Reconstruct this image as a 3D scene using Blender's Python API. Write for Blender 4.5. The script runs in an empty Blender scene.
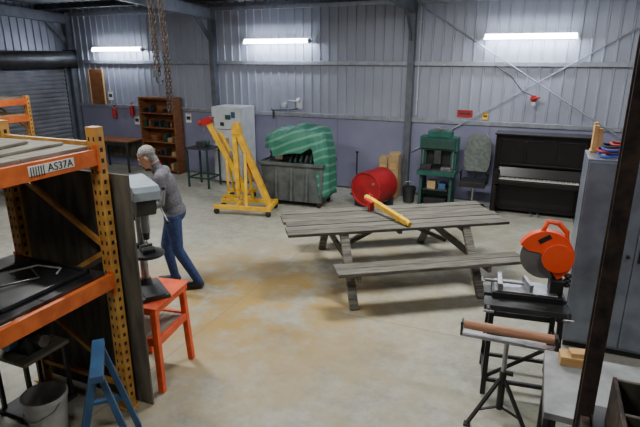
import bpy, math, random
from mathutils import Vector, Matrix, Euler
random.seed(4)
R=math.radians
YAW=23.0
# ---------- plan helper: survey plan (origin below camera) -> building coordinates ----------
CY,SY=math.cos(R(YAW)),math.sin(R(YAW))
def cp(X,Y,z=0): return Vector((CY*X-SY*Y+11.58, SY*X+CY*Y-10.12, z))

# ---------- materials ----------
def mat(name,c1,c2=None,rough=.6,metal=0.0,scale=6,stretch=(1,1,1),bump=.08,emit=None,es=0,lo=.35,hi=.65,spec=.5):
    m=bpy.data.materials.new(name); m.use_nodes=True
    nt=m.node_tree; n=nt.nodes; l=nt.links; b=n['Principled BSDF']
    b.inputs['Roughness'].default_value=rough; b.inputs['Metallic'].default_value=metal
    b.inputs['Specular IOR Level'].default_value=spec
    if c2 is None: c2=tuple(x*.75 for x in c1)
    tc=n.new('ShaderNodeTexCoord'); mp=n.new('ShaderNodeMapping'); mp.inputs['Scale'].default_value=stretch
    l.new(tc.outputs['Object'],mp.inputs['Vector'])
    no=n.new('ShaderNodeTexNoise'); no.inputs['Scale'].default_value=scale; no.inputs['Detail'].default_value=6
    l.new(mp.outputs['Vector'],no.inputs['Vector'])
    cr=n.new('ShaderNodeValToRGB'); cr.color_ramp.elements[0].position=lo; cr.color_ramp.elements[1].position=hi
    cr.color_ramp.elements[0].color=(*c2,1); cr.color_ramp.elements[1].color=(*c1,1)
    l.new(no.outputs['Fac'],cr.inputs['Fac']); l.new(cr.outputs['Color'],b.inputs['Base Color'])
    if bump:
        bu=n.new('ShaderNodeBump'); bu.inputs['Strength'].default_value=bump; bu.inputs['Distance'].default_value=.02
        l.new(no.outputs['Fac'],bu.inputs['Height']); l.new(bu.outputs['Normal'],b.inputs['Normal'])
    if emit:
        b.inputs['Emission Color'].default_value=(*emit,1); b.inputs['Emission Strength'].default_value=es
    return m
def stripes(name,c1,c2,scale,direction='X',rough=.6,width=.5,rot=(0,0,0)):
    m=mat(name,c1,None,rough); nt=m.node_tree; n=nt.nodes; l=nt.links; b=n['Principled BSDF']
    tc=n.new('ShaderNodeTexCoord'); mp=n.new('ShaderNodeMapping'); mp.inputs['Rotation'].default_value=rot
    l.new(tc.outputs['Object'],mp.inputs['Vector'])
    w=n.new('ShaderNodeTexWave'); w.bands_direction=direction; w.inputs['Scale'].default_value=scale
    w.inputs['Distortion'].default_value=2.0; w.inputs['Detail'].default_value=2
    l.new(mp.outputs['Vector'],w.inputs['Vector'])
    cr=n.new('ShaderNodeValToRGB')
    cr.color_ramp.elements[0].position=width-.08; cr.color_ramp.elements[1].position=width+.08
    cr.color_ramp.elements[0].color=(*c1,1); cr.color_ramp.elements[1].color=(*c2,1)
    l.new(w.outputs['Fac'],cr.inputs['Fac']); l.new(cr.outputs['Color'],b.inputs['Base Color'])
    return m

m_wall=mat('wall_sheet',(.36,.385,.47),(.31,.33,.41),.45,.25,scale=.8,bump=.02)
m_dado=mat('dado_panel',(.23,.235,.35),(.19,.195,.30),.6,0,scale=1.5,bump=.03)
m_girt=mat('galvanised_girt',(.40,.43,.49),(.30,.32,.36),.4,.6,scale=10)
m_col=mat('painted_column',(.15,.165,.20),(.11,.12,.14),.5,.4,scale=6)
m_roof=mat('roof_sheet',(.11,.11,.12),(.08,.08,.09),.6,.2,scale=2)
m_roller=mat('roller_door_slats',(.27,.28,.31),(.20,.21,.24),.45,.4,scale=3)
m_black=mat('black_metal',(.018,.018,.02),(.03,.03,.03),.45,.3)
m_dark=mat('dark_grey_metal',(.07,.075,.08),(.04,.04,.045),.45,.5)
m_steel=mat('bare_steel',(.45,.46,.48),(.3,.3,.32),.32,.9,scale=12)
m_silver=mat('silver_paint',(.42,.49,.56),(.34,.41,.48),.35,.25)
m_orange=mat('rack_orange',(.72,.16,.03),(.50,.09,.015),.5,0,scale=9)
m_rackyel=mat('rack_upright_yellow',(.64,.36,.08),(.46,.19,.04),.5,0,scale=9)
m_redor=mat('stand_red_orange',(.80,.11,.03),(.58,.06,.02),.45,0,scale=9)
m_sawred=mat('saw_orange',(.95,.10,.03),(.85,.07,.02),.35,0)
m_red=mat('red_paint',(.48,.015,.018),(.30,.012,.014),.45,0)
m_drum=mat('drum_red',(.40,.014,.02),(.25,.012,.016),.6,0,scale=4,spec=.3)
m_yel=mat('yellow_paint',(.84,.50,.02),(.62,.33,.02),.42,0,scale=9)
m_wood=mat('weathered_wood',(.185,.175,.15),(.06,.056,.048),.85,0,scale=5,stretch=(.7,9,9),bump=.4)
m_wood2=mat('weathered_wood_dark',(.145,.137,.115),(.05,.047,.04),.85,0,scale=6,stretch=(.7,9,9),bump=.4)
m_ply=mat('grey_plywood',(.28,.255,.21),(.14,.125,.10),.75,0,scale=4,stretch=(6,1,1),bump=.15)
m_darkboard=mat('dark_board',(.12,.105,.08),(.05,.045,.035),.75,0,scale=3,stretch=(5,1,1),bump=.2)
m_newwood=mat('pale_timber',(.65,.40,.16),(.50,.28,.10),.6,0,scale=5,stretch=(1,1,7))
m_brown=mat('brown_veneer',(.25,.10,.035),(.15,.05,.02),.5,0,scale=4,stretch=(1,1,6))
m_shelfdark=mat('oily_steel_shelf',(.10,.105,.115),(.03,.03,.035),.28,.6,scale=5)
m_piano=mat('black_lacquer',(.009,.008,.009),(.014,.010,.011),.30,0,scale=3,bump=.01,spec=.35)
m_ivory=mat('ivory_keys',(.55,.54,.50),(.45,.43,.38),.35)
m_white=mat('white_enamel',(.60,.63,.67),(.50,.53,.57),.4)
m_paper=mat('white_paper',(.8,.8,.78),(.7,.7,.68),.8)
m_green=mat('machine_green',(.015,.11,.085),(.01,.065,.05),.45)
m_dgreen=mat('dark_green',(.015,.06,.048),(.01,.035,.03),.5)
m_greybin=mat('grey_bin',(.12,.135,.135),(.07,.08,.08),.6,.1)
m_tarp=stripes('striped_tarp',(.03,.165,.11),(.10,.26,.20),2.2,'Z',.55,.80,(R(8),R(20),R(25)))
m_blue=mat('blue_paint',(.04,.12,.25),(.03,.07,.16),.45)
m_bucket=mat('white_plastic',(.62,.64,.62),(.45,.46,.44),.45)
m_tube=mat('fluorescent_tube',(1,1,1),(1,1,1),.4,emit=(.86,.93,1.0),es=16,bump=0)
m_rust=mat('rusty_post',(.10,.065,.05),(.035,.03,.03),.6,.4,scale=14,bump=.3)
m_galv=mat('galvanised_cabinet',(.27,.30,.37),(.18,.20,.26),.35,.5,scale=5,bump=.05)
m_bench=mat('grey_bench_top',(.34,.35,.37),(.20,.21,.22),.5,.1,scale=7)
m_card=mat('cardboard',(.42,.30,.15),(.34,.24,.12),.8)
m_tan=mat('roller_wood',(.50,.25,.15),(.36,.16,.09),.5,0,scale=6,stretch=(1,8,8))
m_rubber=mat('rubber',(.02,.02,.02),(.03,.03,.03),.8)
m_fab=mat('chair_fabric',(.15,.17,.155),(.09,.105,.10),.9,scale=20)
m_cbl=mat('blue_cable',(.02,.08,.45),(.02,.06,.35),.4,bump=0)
m_chain=mat('rusty_chain',(.12,.09,.07),(.07,.05,.04),.5,.6)
m_disc=mat('abrasive_disc',(.16,.155,.15),(.10,.10,.10),.7)
m_label=mat('label_white',(.75,.75,.72),(.68,.68,.65),.6)
# person
m_skin=mat('skin',(.58,.31,.22),(.48,.24,.16),.55,bump=.02)
m_hair=mat('grey_hair',(.26,.25,.24),(.12,.115,.11),.85,scale=60,bump=.4)
m_jumper=mat('grey_jumper',(.13,.13,.155),(.085,.085,.10),.95,scale=40,bump=.3)
m_jeans=mat('blue_jeans',(.03,.055,.17),(.018,.035,.11),.9,scale=25,bump=.2)
m_shoe=mat('dark_shoes',(.03,.028,.03),(.02,.02,.02),.6)
m_lip=mat('lips',(.42,.17,.13),None,.5,bump=0)

# floor
def floor_mat():
    m=mat('concrete_floor',(.43,.43,.375),(.315,.315,.27),.62,0,scale=.9,bump=.0,lo=.3,hi=.7)
    nt=m.node_tree;n=nt.nodes;l=nt.links;b=n['Principled BSDF']
    base=[x for x in n if x.type=='VALTORGB'][0]
    tc=n.new('ShaderNodeTexCoord')
    n2=n.new('ShaderNodeTexNoise');n2.inputs['Scale'].default_value=6;n2.inputs['Detail'].default_value=12;n2.inputs['Roughness'].default_value=.8
    l.new(tc.outputs['Object'],n2.inputs['Vector'])
    r2=n.new('ShaderNodeValToRGB');r2.color_ramp.elements[0].position=.36;r2.color_ramp.elements[1].position=.58
    r2.color_ramp.elements[0].color=(.66,.66,.63,1);r2.color_ramp.elements[1].color=(1,1,1,1)
    l.new(n2.outputs['Fac'],r2.inputs['Fac'])
    mx=n.new('ShaderNodeMixRGB');mx.blend_type='MULTIPLY';mx.inputs['Fac'].default_value=1
    l.new(base.outputs['Color'],mx.inputs['Color1']);l.new(r2.outputs['Color'],mx.inputs['Color2'])
    prev=mx.outputs['Color']
    # sawdust / rust / oil stains in the working area, plus painted shadows
    for (X,Y,r0,r1,col,sc,lo_,hi_,amt) in ((-.7,5.4,.7,2.3,(.35,.22,.05,1),2.0,.38,.54,.95),(1.4,6.9,.5,2.8,(.27,.22,.12,1),1.6,.42,.60,.75),(-.3,3.6,.6,2.6,(.36,.29,.16,1),2.6,.44,.62,.7),
        (-1.05,6.25,.10,.75,(.12,.085,.04,1),3.0,.25,.50,.8),(-.35,6.3,.05,.65,(.13,.10,.05,1),3.5,.30,.55,.7),(.6,4.3,.02,.35,(.14,.13,.10,1),4,.35,.6,.6),(-.4,4.6,.0,.30,(.15,.14,.11,1),5,.35,.6,.6),(2.2,8.0,.3,2.0,(.22,.20,.15,1),2,.45,.62,.6)):  # opens with dusty brown painted shadows: beside the man, under the table's left end
        sep=n.new('ShaderNodeVectorMath');sep.operation='DISTANCE';p=cp(X,Y);sep.inputs[1].default_value=(p.x,p.y,0)
        l.new(tc.outputs['Object'],sep.inputs[0])
        mr=n.new('ShaderNodeMapRange');mr.inputs['From Min'].default_value=r0;mr.inputs['From Max'].default_value=r1;mr.inputs['To Min'].default_value=1;mr.inputs['To Max'].default_value=0
        l.new(sep.outputs['Value'],mr.inputs['Value'])
        n3=n.new('ShaderNodeTexNoise');n3.inputs['Scale'].default_value=sc;n3.inputs['Detail'].default_value=10;n3.inputs['Roughness'].default_value=.65
        l.new(tc.outputs['Object'],n3.inputs['Vector'])
        mr2=n.new('ShaderNodeMapRange');mr2.inputs['From Min'].default_value=lo_;mr2.inputs['From Max'].default_value=hi_
        l.new(n3.outputs['Fac'],mr2.inputs['Value'])
        mm=n.new('ShaderNodeMath');mm.operation='MULTIPLY';l.new(mr.outputs['Result'],mm.inputs[0]);l.new(mr2.outputs['Result'],mm.inputs[1])
        m3=n.new('ShaderNodeMath');m3.operation='MULTIPLY';l.new(mm.outputs[0],m3.inputs[0]);m3.inputs[1].default_value=amt
        mx2=n.new('ShaderNodeMixRGB');mx2.inputs['Color2'].default_value=col
        l.new(m3.outputs[0],mx2.inputs['Fac']);l.new(prev,mx2.inputs['Color1']);prev=mx2.outputs['Color']
    # control joints
    sx=n.new('ShaderNodeSeparateXYZ');l.new(tc.outputs['Object'],sx.inputs[0])
    for ax,off in (('X',.6),('Y',.75)):
        ad=n.new('ShaderNodeMath');ad.operation='ADD';ad.inputs[1].default_value=off+46;l.new(sx.outputs[ax],ad.inputs[0])
        md=n.new('ShaderNodeMath');md.operation='MODULO';md.inputs[1].default_value=4.6;l.new(ad.outputs[0],md.inputs[0])
        lt=n.new('ShaderNodeMath');lt.operation='LESS_THAN';lt.inputs[1].default_value=.016;l.new(md.outputs[0],lt.inputs[0])
        ml=n.new('ShaderNodeMath');ml.operation='MULTIPLY';ml.inputs[1].default_value=.5;l.new(lt.outputs[0],ml.inputs[0])
        k=n.new('ShaderNodeMixRGB');k.inputs['Color2'].default_value=(.15,.145,.12,1);l.new(ml.outputs[0],k.inputs['Fac']);l.new(prev,k.inputs['Color1']);prev=k.outputs['Color']
    l.new(prev,b.inputs['Base Color'])
    return m
m_floor=floor_mat()

# ---------- mesh builder ----------
class M:
    def __init__(s): s.v=[];s.f=[];s.mi=[];s.mats=[];s.T=Matrix.Identity(4)
    def add(s,vs,fs,mt):
        if mt not in s.mats: s.mats.append(mt)
        k=s.mats.index(mt); o=len(s.v)
        s.v+= [s.T@Vector(p) for p in vs]
        s.f+= [tuple(i+o for i in f) for f in fs]; s.mi+=[k]*len(fs)
    def box(s,c,d,mt,rot=(0,0,0)):
        m=Matrix.Translation(c)@Euler([R(a) for a in rot]).to_matrix().to_4x4()
        x,y,z=[a/2 for a in d]
        vs=[m@Vector(p) for p in [(-x,-y,-z),(x,-y,-z),(x,y,-z),(-x,y,-z),(-x,-y,z),(x,-y,z),(x,y,z),(-x,y,z)]]
        s.add(vs,[(0,3,2,1),(4,5,6,7),(0,1,5,4),(1,2,6,5),(2,3,7,6),(3,0,4,7)],mt)
    def bb(s,a,b,mt):
        s.box([(p+q)/2 for p,q in zip(a,b)],[abs(q-p) for p,q in zip(a,b)],mt)
    def frame(s,p0,p1,up=(0,0,1)):
        p0=Vector(p0);p1=Vector(p1);d=(p1-p0);L=d.length;d.normalize();u=Vector(up)
        if abs(d.dot(u))>.98:u=Vector((0,1,0))
        x=d.cross(u).normalized();y=x.cross(d).normalized()
        return p0,p1,d,x,y,L
    def beam(s,p0,p1,w,h,mt,up=(0,0,1)):
        p0,p1,d,x,y,L=s.frame(p0,p1,up)
        vs=[p+x*(w/2*a)+y*(h/2*b) for p in (p0,p1) for a,b in ((-1,-1),(1,-1),(1,1),(-1,1))]
        s.add(vs,[(3,2,1,0),(4,5,6,7),(0,1,5,4),(1,2,6,5),(2,3,7,6),(3,0,4,7)],mt)
    def cyl(s,p0,p1,r,mt,r2=None,n=16,cap=True):
        if r2 is None:r2=r
        p0,p1,d,x,y,L=s.frame(p0,p1)
        vs=[];fs=[]
        for p,rr in ((p0,r),(p1,r2)):
            for i in range(n):
                a=2*math.pi*i/n; vs.append(p+x*(rr*math.cos(a))+y*(rr*math.sin(a)))
        for i in range(n):
            j=(i+1)%n; fs.append((i,j,n+j,n+i))
        if cap: fs.append(tuple(range(n-1,-1,-1)));fs.append(tuple(range(n,2*n)))
        s.add(vs,fs,mt)
    def ell(s,c,r,mt,rot=(0,0,0),n=16,k=10):
        m=Matrix.Translation(c)@Euler([R(a) for a in rot]).to_matrix().to_4x4()
        vs=[m@Vector((0,0,-r[2]))];fs=[]
        for j in range(1,k):
            t=-math.pi/2+math.pi*j/k
            for i in range(n):
                a=2*math.pi*i/n; vs.append(m@Vector((r[0]*math.cos(t)*math.cos(a),r[1]*math.cos(t)*math.sin(a),r[2]*math.sin(t))))
        vs.append(m@Vector((0,0,r[2])))
        for i in range(n): fs.append((0,1+(i+1)%n,1+i))
        for j in range(k-2):
            for i in range(n):
                a=1+j*n+i;b=1+j*n+(i+1)%n; fs.append((a,b,b+n,a+n))
        o=1+(k-2)*n
        for i in range(n): fs.append((o+i,o+(i+1)%n,len(vs)-1))
        s.add(vs,fs,mt)
    def cap(s,p0,r0,p1,r1,mt,n=14):
        s.cyl(p0,p1,r0,mt,r1,n); s.ell(p0,(r0,)*3,mt,n=n,k=8); s.ell(p1,(r1,)*3,mt,n=n,k=8)
    def lathe(s,c,prof,mt,n=24,axis='Z'):
        vs=[];fs=[]
        for r,z in prof:
            for i in range(n):
                a=2*math.pi*i/n; p=(r*math.cos(a),r*math.sin(a),z)
                if axis=='X':p=(p[2],p[0],p[1])
                if axis=='Y':p=(p[1],p[2],p[0])
                vs.append(Vector(c)+Vector(p))
        for j in range(len(prof)-1):
            for i in range(n):
                a=j*n+i;b=j*n+(i+1)%n;fs.append((a,b,b+n,a+n))
        s.add(vs,fs,mt)
    def tube(s,pts,r,mt,n=8,closed=False):
        pts=[Vector(p) for p in pts];vs=[];fs=[];N=len(pts)
        for i,p in enumerate(pts):
            a=pts[(i-1)%N] if (closed or i>0) else p; b=pts[(i+1)%N] if (closed or i<N-1) else p
            d=(b-a).normalized();u=Vector((0,0,1)) if abs(d.z)<.9 else Vector((0,1,0))
            x=d.cross(u).normalized();y=x.cross(d)
            for k in range(n):
                t=2*math.pi*k/n;vs.append(p+x*(r*math.cos(t))+y*(r*math.sin(t)))
        for i in range(N if closed else N-1):
            for k in range(n):
                a=i*n+k;b=i*n+(k+1)%n;c=((i+1)%N)*n
                fs.append((a,b,c+(k+1)%n,c+k))
        if not closed: fs.append(tuple(range(n-1,-1,-1)));fs.append(tuple((N-1)*n+k for k in range(n)))
        s.add(vs,fs,mt)
    def prism(s,poly,o,ax,ay,th,mt):
        o=Vector(o);ax=Vector(ax).normalized();ay=Vector(ay).normalized();nn=ax.cross(ay)
        n=len(poly);vs=[o+ax*a+ay*b-nn*th/2 for a,b in poly]+[o+ax*a+ay*b+nn*th/2 for a,b in poly]
        fs=[tuple(range(n-1,-1,-1)),tuple(range(n,2*n))]+[(i,(i+1)%n,n+(i+1)%n,n+i) for i in range(n)]
        s.add(vs,fs,mt)
    def done(s,name,loc=(0,0,0),yaw=0,bevel=.003,smooth=True):
        me=bpy.data.meshes.new(name);me.from_pydata([tuple(v) for v in s.v],[],s.f)
        for m in s.mats: me.materials.append(m)
        for p,k in zip(me.polygons,s.mi): p.material_index=k; p.use_smooth=smooth
        me.validate();me.update()
        try: me.set_sharp_from_angle(angle=R(38))
        except Exception: pass
        ob=bpy.data.objects.new(name,me);bpy.context.collection.objects.link(ob)
        ob.location=loc;ob.rotation_euler=(0,0,R(yaw))
        if bevel:
            b=ob.modifiers.new('bevel','BEVEL');b.width=bevel;b.segments=2;b.limit_method='ANGLE';b.angle_limit=R(50)
        return ob

# ================= ROOM =================
XL=.42
LX,LY=18.4,15.5
def roofz(y): return 3.80+.055*(-y)
o=M();o.bb((-.2,-LY-.2,-.15),(LX+.2,.2,0),m_floor);o.done('floor',bevel=0)
def ribbed(length,step=.19,rib=.022):
    pts=[];x=0
    while x<length-1e-6:
        for dx,d in ((0,0),(.012,rib),(.034,rib),(.046,0)):
            if x+dx<=length: pts.append((x+dx,d))
        x+=step
    pts.append((length,0));return pts
def wall(name,length,place,hf):
    o=M();pts=ribbed(length);vs=[];fs=[]
    for a,d in pts: vs.append(place(a,d,0));vs.append(place(a,d,hf(a)))
    for i in range(len(pts)-1): fs.append((2*i,2*i+2,2*i+3,2*i+1))
    o.add(vs,fs,m_wall)
    vs=[place(0,-.08,0),place(length,-.08,0),place(length,-.08,hf(length)),place(0,-.08,hf(0))]
    o.add(vs,[(0,1,2,3)],m_wall)
    return o
w=wall('wall_back',LX-XL,lambda a,d,z:(XL+a,-d,z),lambda a:roofz(0));w.done('wall_back',bevel=0,smooth=False)
w=wall('wall_left',LY,lambda a,d,z:(XL+d,-a,z),lambda a:roofz(-a));w.done('wall_left',bevel=0,smooth=False)
w=wall('wall_right',LY,lambda a,d,z:(LX-d,-a,z),lambda a:roofz(-a));w.done('wall_right',bevel=0,smooth=False)
w=wall('wall_front',LX-XL,lambda a,d,z:(XL+a,-LY+d,z),lambda a:roofz(-LY));w.done('wall_front',bevel=0,smooth=False)
# ceiling
o=M();y=0;pts=[]
while y<LX: 
    for dx,d in ((0,0),(.03,-.03),(.07,-.03),(.1,0)): pts.append((min(y+dx,LX),d))
    y+=.25
pts.append((LX,0));vs=[];fs=[]
for a,d in pts: vs+=[(a,0,roofz(0)+d),(a,-LY,roofz(-LY)+d)]
for i in range(len(pts)-1): fs.append((2*i,2*i+1,2*i+3,2*i+2))
o.add(vs,fs,m_roof);o.done('ceiling',bevel=0,smooth=False)
o=M()
for y in [-.9-1.3*i for i in range(12)]: o.box((LX/2+.2,y,roofz(y)-.07),(LX-.6,.06,.12),m_dark)
o.done('trim_1',bevel=0)
o=M()
for x in (XL+.12,4.78,9.2,13.7,18.28):
    o.beam((x,-.15,roofz(0)-.24),(x,-LY+.1,roofz(-LY)-.24),.10,.22,m_col)
    o.bb((x-.055,-.19,0),(x+.055,-.03,roofz(0)-.1),m_col)
    o.beam((x,-.15,3.0),(x,-.75,roofz(-.7)-.25),.02,.12,m_col)
    o.bb((x-.1,-.24,0),(x+.1,-.03,.02),m_col)
o.done('trim_2',bevel=0)
o=M()
for z in (1.5,2.56,3.66):
    o.bb((XL+.1,-.075,z-.04),(LX-.1,-.025,z+.04),m_girt)
    o.bb((XL+.03,-LY+.1,z-.04),(XL+.075,-.1 if z>2.4 else -3.4,z+.04),m_girt)
o.done('trim_3',bevel=.004)
o=M();
for a,b in ((XL+.2,4.70),(4.86,9.12),(9.28,13.62),(13.78,18.2)):
    k=3
    for i in range(k):
        x0=a+(b-a)*i/k;x1=a+(b-a)*(i+1)/k-.006
        o.bb((x0,-.045,.03),(x1,-.028,1.46),m_dado)
o.done('trim_4',bevel=0)
o=M()
for a,b in (((9.3,3.6),(13.6,.9)),((9.3,.9),(13.6,3.6))):
    o.cyl((a[0],-.10,a[1]),(b[0],-.10,b[1]),.011,m_girt,n=8)
o.done('trim_5',bevel=0)
# roller door on left wall
o=M();z=.02
pts=[]
while z<2.4:
    pts+=[(0,z),(.02,z+.02),(.02,z+.06),(0,z+.08)];z+=.1
vs=[];fs=[]
for d,zz in pts: vs+=[(.08+d,-.35,zz),(.08+d,-3.25,zz)]
for i in range(len(pts)-1): fs.append((2*i,2*i+1,2*i+3,2*i+2))
o.add(vs,fs,m_roller)
o.cyl((.3,-.25,2.62),(.3,-3.35,2.62),.19,m_dark,n=24)
o.bb((.05,-.35,.0),(.13,-.27,2.5),m_col);o.bb((.05,-3.33,0),(.13,-3.25,2.5),m_col)
o.bb((.05,-.28,2.4),(.5,-.24,2.84),m_dark);o.bb((.05,-3.38,2.4),(.5,-3.34,2.84),m_dark)
o.done('door_1',(XL,0,0),bevel=0,smooth=False)

# ================= LIGHTS =================
def batten(loc,rot=0,wall_mounted=True,power=30):
    o=M()
    if wall_mounted:
        o.box((0,.02,0),(1.52,.07,.06),m_white)
        o.cyl((-.73,-.05,-.01),(.73,-.05,-.01),.024,m_tube,n=12)
        o.cyl((-.73,-.03,.035),(.73,-.03,.035),.020,m_tube,n=12)
        for x in (-.745,.745): o.box((x,-.025,.0),(.03,.11,.09),m_white)
    else:
        o.box((0,0,.03),(1.52,.14,.05),m_white)
        for y in (-.04,.04): o.cyl((-.73,y,-.02),(.73,y,-.02),.016,m_tube,n=12)
        for x in (-.745,.745): o.box((x,0,-.0),(.03,.14,.07),m_white)
    ob=o.done('fluorescent_light',loc,rot,bevel=0)
    L=bpy.data.lights.new('fluorescent_lamp','AREA');L.shape='RECTANGLE';L.size=1.45;L.size_y=.12;L.energy=power;L.color=(.78,.86,1.0) if wall_mounted else (1.0,.98,.92)
    lo=bpy.data.objects.new('lamp',L);bpy.context.collection.objects.link(lo);lo.parent=ob
    lo.location=(0,-.09,-.01) if wall_mounted else (0,0,-.06)
    lo.rotation_euler=(R(62),0,0) if wall_mounted else (0,0,0)
    return ob
batten((2.10,-.13,2.84),power=42)
batten((6.36,-.13,2.98),power=52)
batten((11.24,-.13,3.01),power=52)
for X,Y,p in ((-2.7,5.7,145),(1.2,6.2,170),(-1.6,1.6,75),(2.6,1.8,55),(-4.6,8.4,65),(3.9,6.9,40)):
    q=cp(X,Y);batten((q.x,q.y,roofz(q.y)-.20),0,False,p)

# ================= PALLET RACK (foreground) =================
def perf_post(o,x,y,z1,mt,w=.09,d=.07):
    o.bb((x-w/2,y-d/2,0),(x+w/2,y+d/2,z1),mt)
    z=.12
    while z<z1-.05:
        for dx in (-.022,.022):
            o.bb((x+dx-.007,y-d/2-.0015,z),(x+dx+.007,y-d/2+.001,z+.03),m_black)
        o.bb((x+w/2-.001,y-.012,z),(x+w/2+.0015,y+.012,z+.03),m_black)
        z+=.075
    o.bb((x-.07,y-.06,0),(x+.07,y+.06,.008),mt)
def pallet_rack(x0,x1,y0,y1,h,levels,decks):
    o=M()
    for x in (x0,x1):
        for y in (y0,y1): perf_post(o,x,y,h,m_rackyel)
    for y in (y0,y1):
        zz=.25;k=0
        while zz<h-.5:
            a,b=(x0,x1) if k%2 else (x1,x0)
            o.beam((a,y,zz),(b,y,zz+.55),.03,.035,m_rackyel);zz+=.55;k+=1
        o.beam((x0,y,.2),(x1,y,.2),.03,.035,m_rackyel);o.beam((x0,y,h-.12),(x1,y,h-.12),.03,.035,m_rackyel)
    for z in levels:
        for x in (x0,x1):
            s=1 if x==x1 else -1
            o.bb((x-.02+s*.025,y0+.04,z-.055),(x+.02+s*.025,y1-.04,z+.055),m_orange)
            for y,sg in ((y0,1),(y1,-1)): o.bb((x+s*.03-.03,y+sg*.03,z-.10),(x+s*.03+.022,y+sg*.042,z+.08),m_orange)
        n=5
        for i in range(n):
            a=y0+.06+(y1-y0-.12)*i/n;b=y0+.06+(y1-y0-.12)*(i+1)/n-.006
            o.bb((x0-.01,a,z+.056),(x1+.0,b,z+.078),decks[levels.index(z)])
    return o
o=pallet_rack(7.86,8.79,-10.15,-7.48,2.24,[1.12,2.04],[m_shelfdark,m_ply])
o.bb((8.834,-8.05,2.015),(8.838,-7.72,2.075),m_label)
ob=o.done('pallet_rack',bevel=.002)
t=bpy.data.curves.new('label_text','FONT');t.body='|||||| AS37A';t.size=.068;t.extrude=.0008
to=bpy.data.objects.new('shelf_label_text',t);bpy.context.collection.objects.link(to);to.parent=ob
to.location=(8.8395,-8.045,2.022);to.rotation_euler=(R(90),0,R(90));t.materials.append(m_black)
o=M();o.box((8.38,-7.395,.955),(1.17,.018,1.89),m_darkboard)
for z in (.3,1.0,1.7): o.box((8.38,-7.375,z),(1.1,.02,.06),m_darkboard)
o.done('plywood_panel',bevel=.002)
o=M();o.bb((-.35,-.8,0),(.35,.8,.018),m_ply);o.box((.1,.2,.03),(.3,.9,.018),m_ply,(0,0,8));o.done('plywood_sheet',(8.3,-8.4,2.12),3)
o=M();o.bb((-.13,-.2,0),(.13,.2,.12),m_black);o.bb((-.135,-.205,.12),(.135,.205,.15),m_dark)
o.tube([(0,-.09,.15),(0,-.09,.20),(0,.09,.20),(0,.09,.15)],.01,m_steel);o.box((.134,.1,.11),(.01,.03,.04),m_steel);o.box((.134,-.1,.11),(.01,.03,.04),m_steel)
o.done('toolbox',(8.45,-8.66,1.2),0)
o=M();o.bb((-.3,-.35,0),(.3,.35,.01),m_dark)
for a,b in (((-.3,-.35),(.3,-.33)),((-.3,.33),(.3,.35)),((-.3,-.35),(-.28,.35)),((.28,-.35),(.3,.35))): o.bb((a[0],a[1],0),(b[0],b[1],.03),m_dark)
o.tube([(-.15,-.2,.02),(0,-.1,.03),(.1,.1,.03),(-.1,.2,.025)],.008,m_steel)
o.tube([(-.2,.1,.02),(-.1,.25,.03),(.1,.28,.03),(.15,.2,.025)],.007,m_paper)
o.done('metal_drip_tray',(8.4,-7.95,1.199),0)
# bucket
o=M();o.lathe((0,0,0),[(.0,0),(.115,0),(.15,.33),(.157,.33),(.157,.36),(.146,.36),(.112,.012),(0,.012)],m_bucket,28)
o.tube([( -.157,0,.33),(-.14,-.05,.28),(-.07,-.14,.23),(0,-.155,.22),(.07,-.14,.23),(.14,-.05,.28),(.157,0,.33)],.004,m_steel)
o.done('plastic_bucket',(8.49,-7.96,0),0,bevel=0)
# machine on a stool under rack
o=M();o.bb((-.2,-.2,.0),(.2,.2,.03),m_dark)
for x in(-.17,.17):
    for y in(-.17,.17): o.bb((x-.015,y-.015,0),(x+.015,y+.015,.5),m_dark)
o.bb((-.2,-.2,.5),(.2,.2,.53),m_ply);o.bb((-.14,-.1,.53),(.12,.1,.68),m_dark);o.cyl((-.05,0,.68),(-.05,0,.78),.06,m_steel);o.cyl((.12,0,.62),(.19,0,.62),.05,m_steel);o.bb((-.1,-.13,.6),(.05,-.1,.7),m_black)
o.cyl((.0,-.12,.66),(.0,-.19,.66),.07,m_blue,n=24);o.tube([(.1,.05,.68),(.12,.05,.78),(.02,.08,.82),(-.1,.08,.76)],.012,m_steel)
o.done('machine_stool',(8.10,-7.74,0),0)
# blue trestle, end on
o=M()
for y in (-.2,.2):
    for s in (-1,1):
        o.beam((s*.02,y*.9,.74),(s*.20,y*1.1,.0),.04,.035,m_blue,up=(0,1,0))
    o.beam((-.12,y*1.02,.30),(.12,y*1.02,.30),.03,.03,m_blue)
o.beam((0,-.24,.76),(0,.24,.76),.08,.05,m_blue)
p=cp(-1.52,3.02);o.done('steel_trestle',(p.x+.04,p.y,0),44)

# distant rack at far left
o=pallet_rack(0,1.0,-2.4,0,2.0,[.9,1.6,1.9],[m_ply,m_card,m_ply])
ob=o.done('pallet_rack',(1.80,-3.3,0),0,bevel=0)

# ================= DRILL PRESS + STAND =================
o=M();H=.78
for x in(-.2,.2):
    for y in(-.25,.25):
        o.beam((x*1.05,y*1.05,0),(x*.92,y*.92,H-.02),.05,.05,m_redor,up=(0,1,0))
o.bb((-.22,-.27,H-.07),(.22,.27,H-.012),m_redor);o.bb((-.235,-.285,H-.012),(.235,.285,H),m_redor)
o.bb((-.20,-.25,.46),(.20,.25,.475),m_ply)
for s in(-1,1): o.bb((-.21,s*.245-.015,.42),(.21,s*.245+.015,.49),m_redor);o.bb((s*.2-.015,-.25,.42),(s*.2+.015,.25,.49),m_redor)
DS=Vector((8.665,-7.0,0))
o.done('drill_press_stand',DS,9.7)
o=M()
o.bb((-.12,-.2,0),(.12,.2,.03),m_dark);o.bb((-.08,-.2,.03),(.08,.04,.045),m_dark)
o.cyl((0,.12,.03),(0,.12,.09),.06,m_dark,.045);o.cyl((0,.12,.05),(0,.12,.82),.033,m_steel,n=20)
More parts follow.
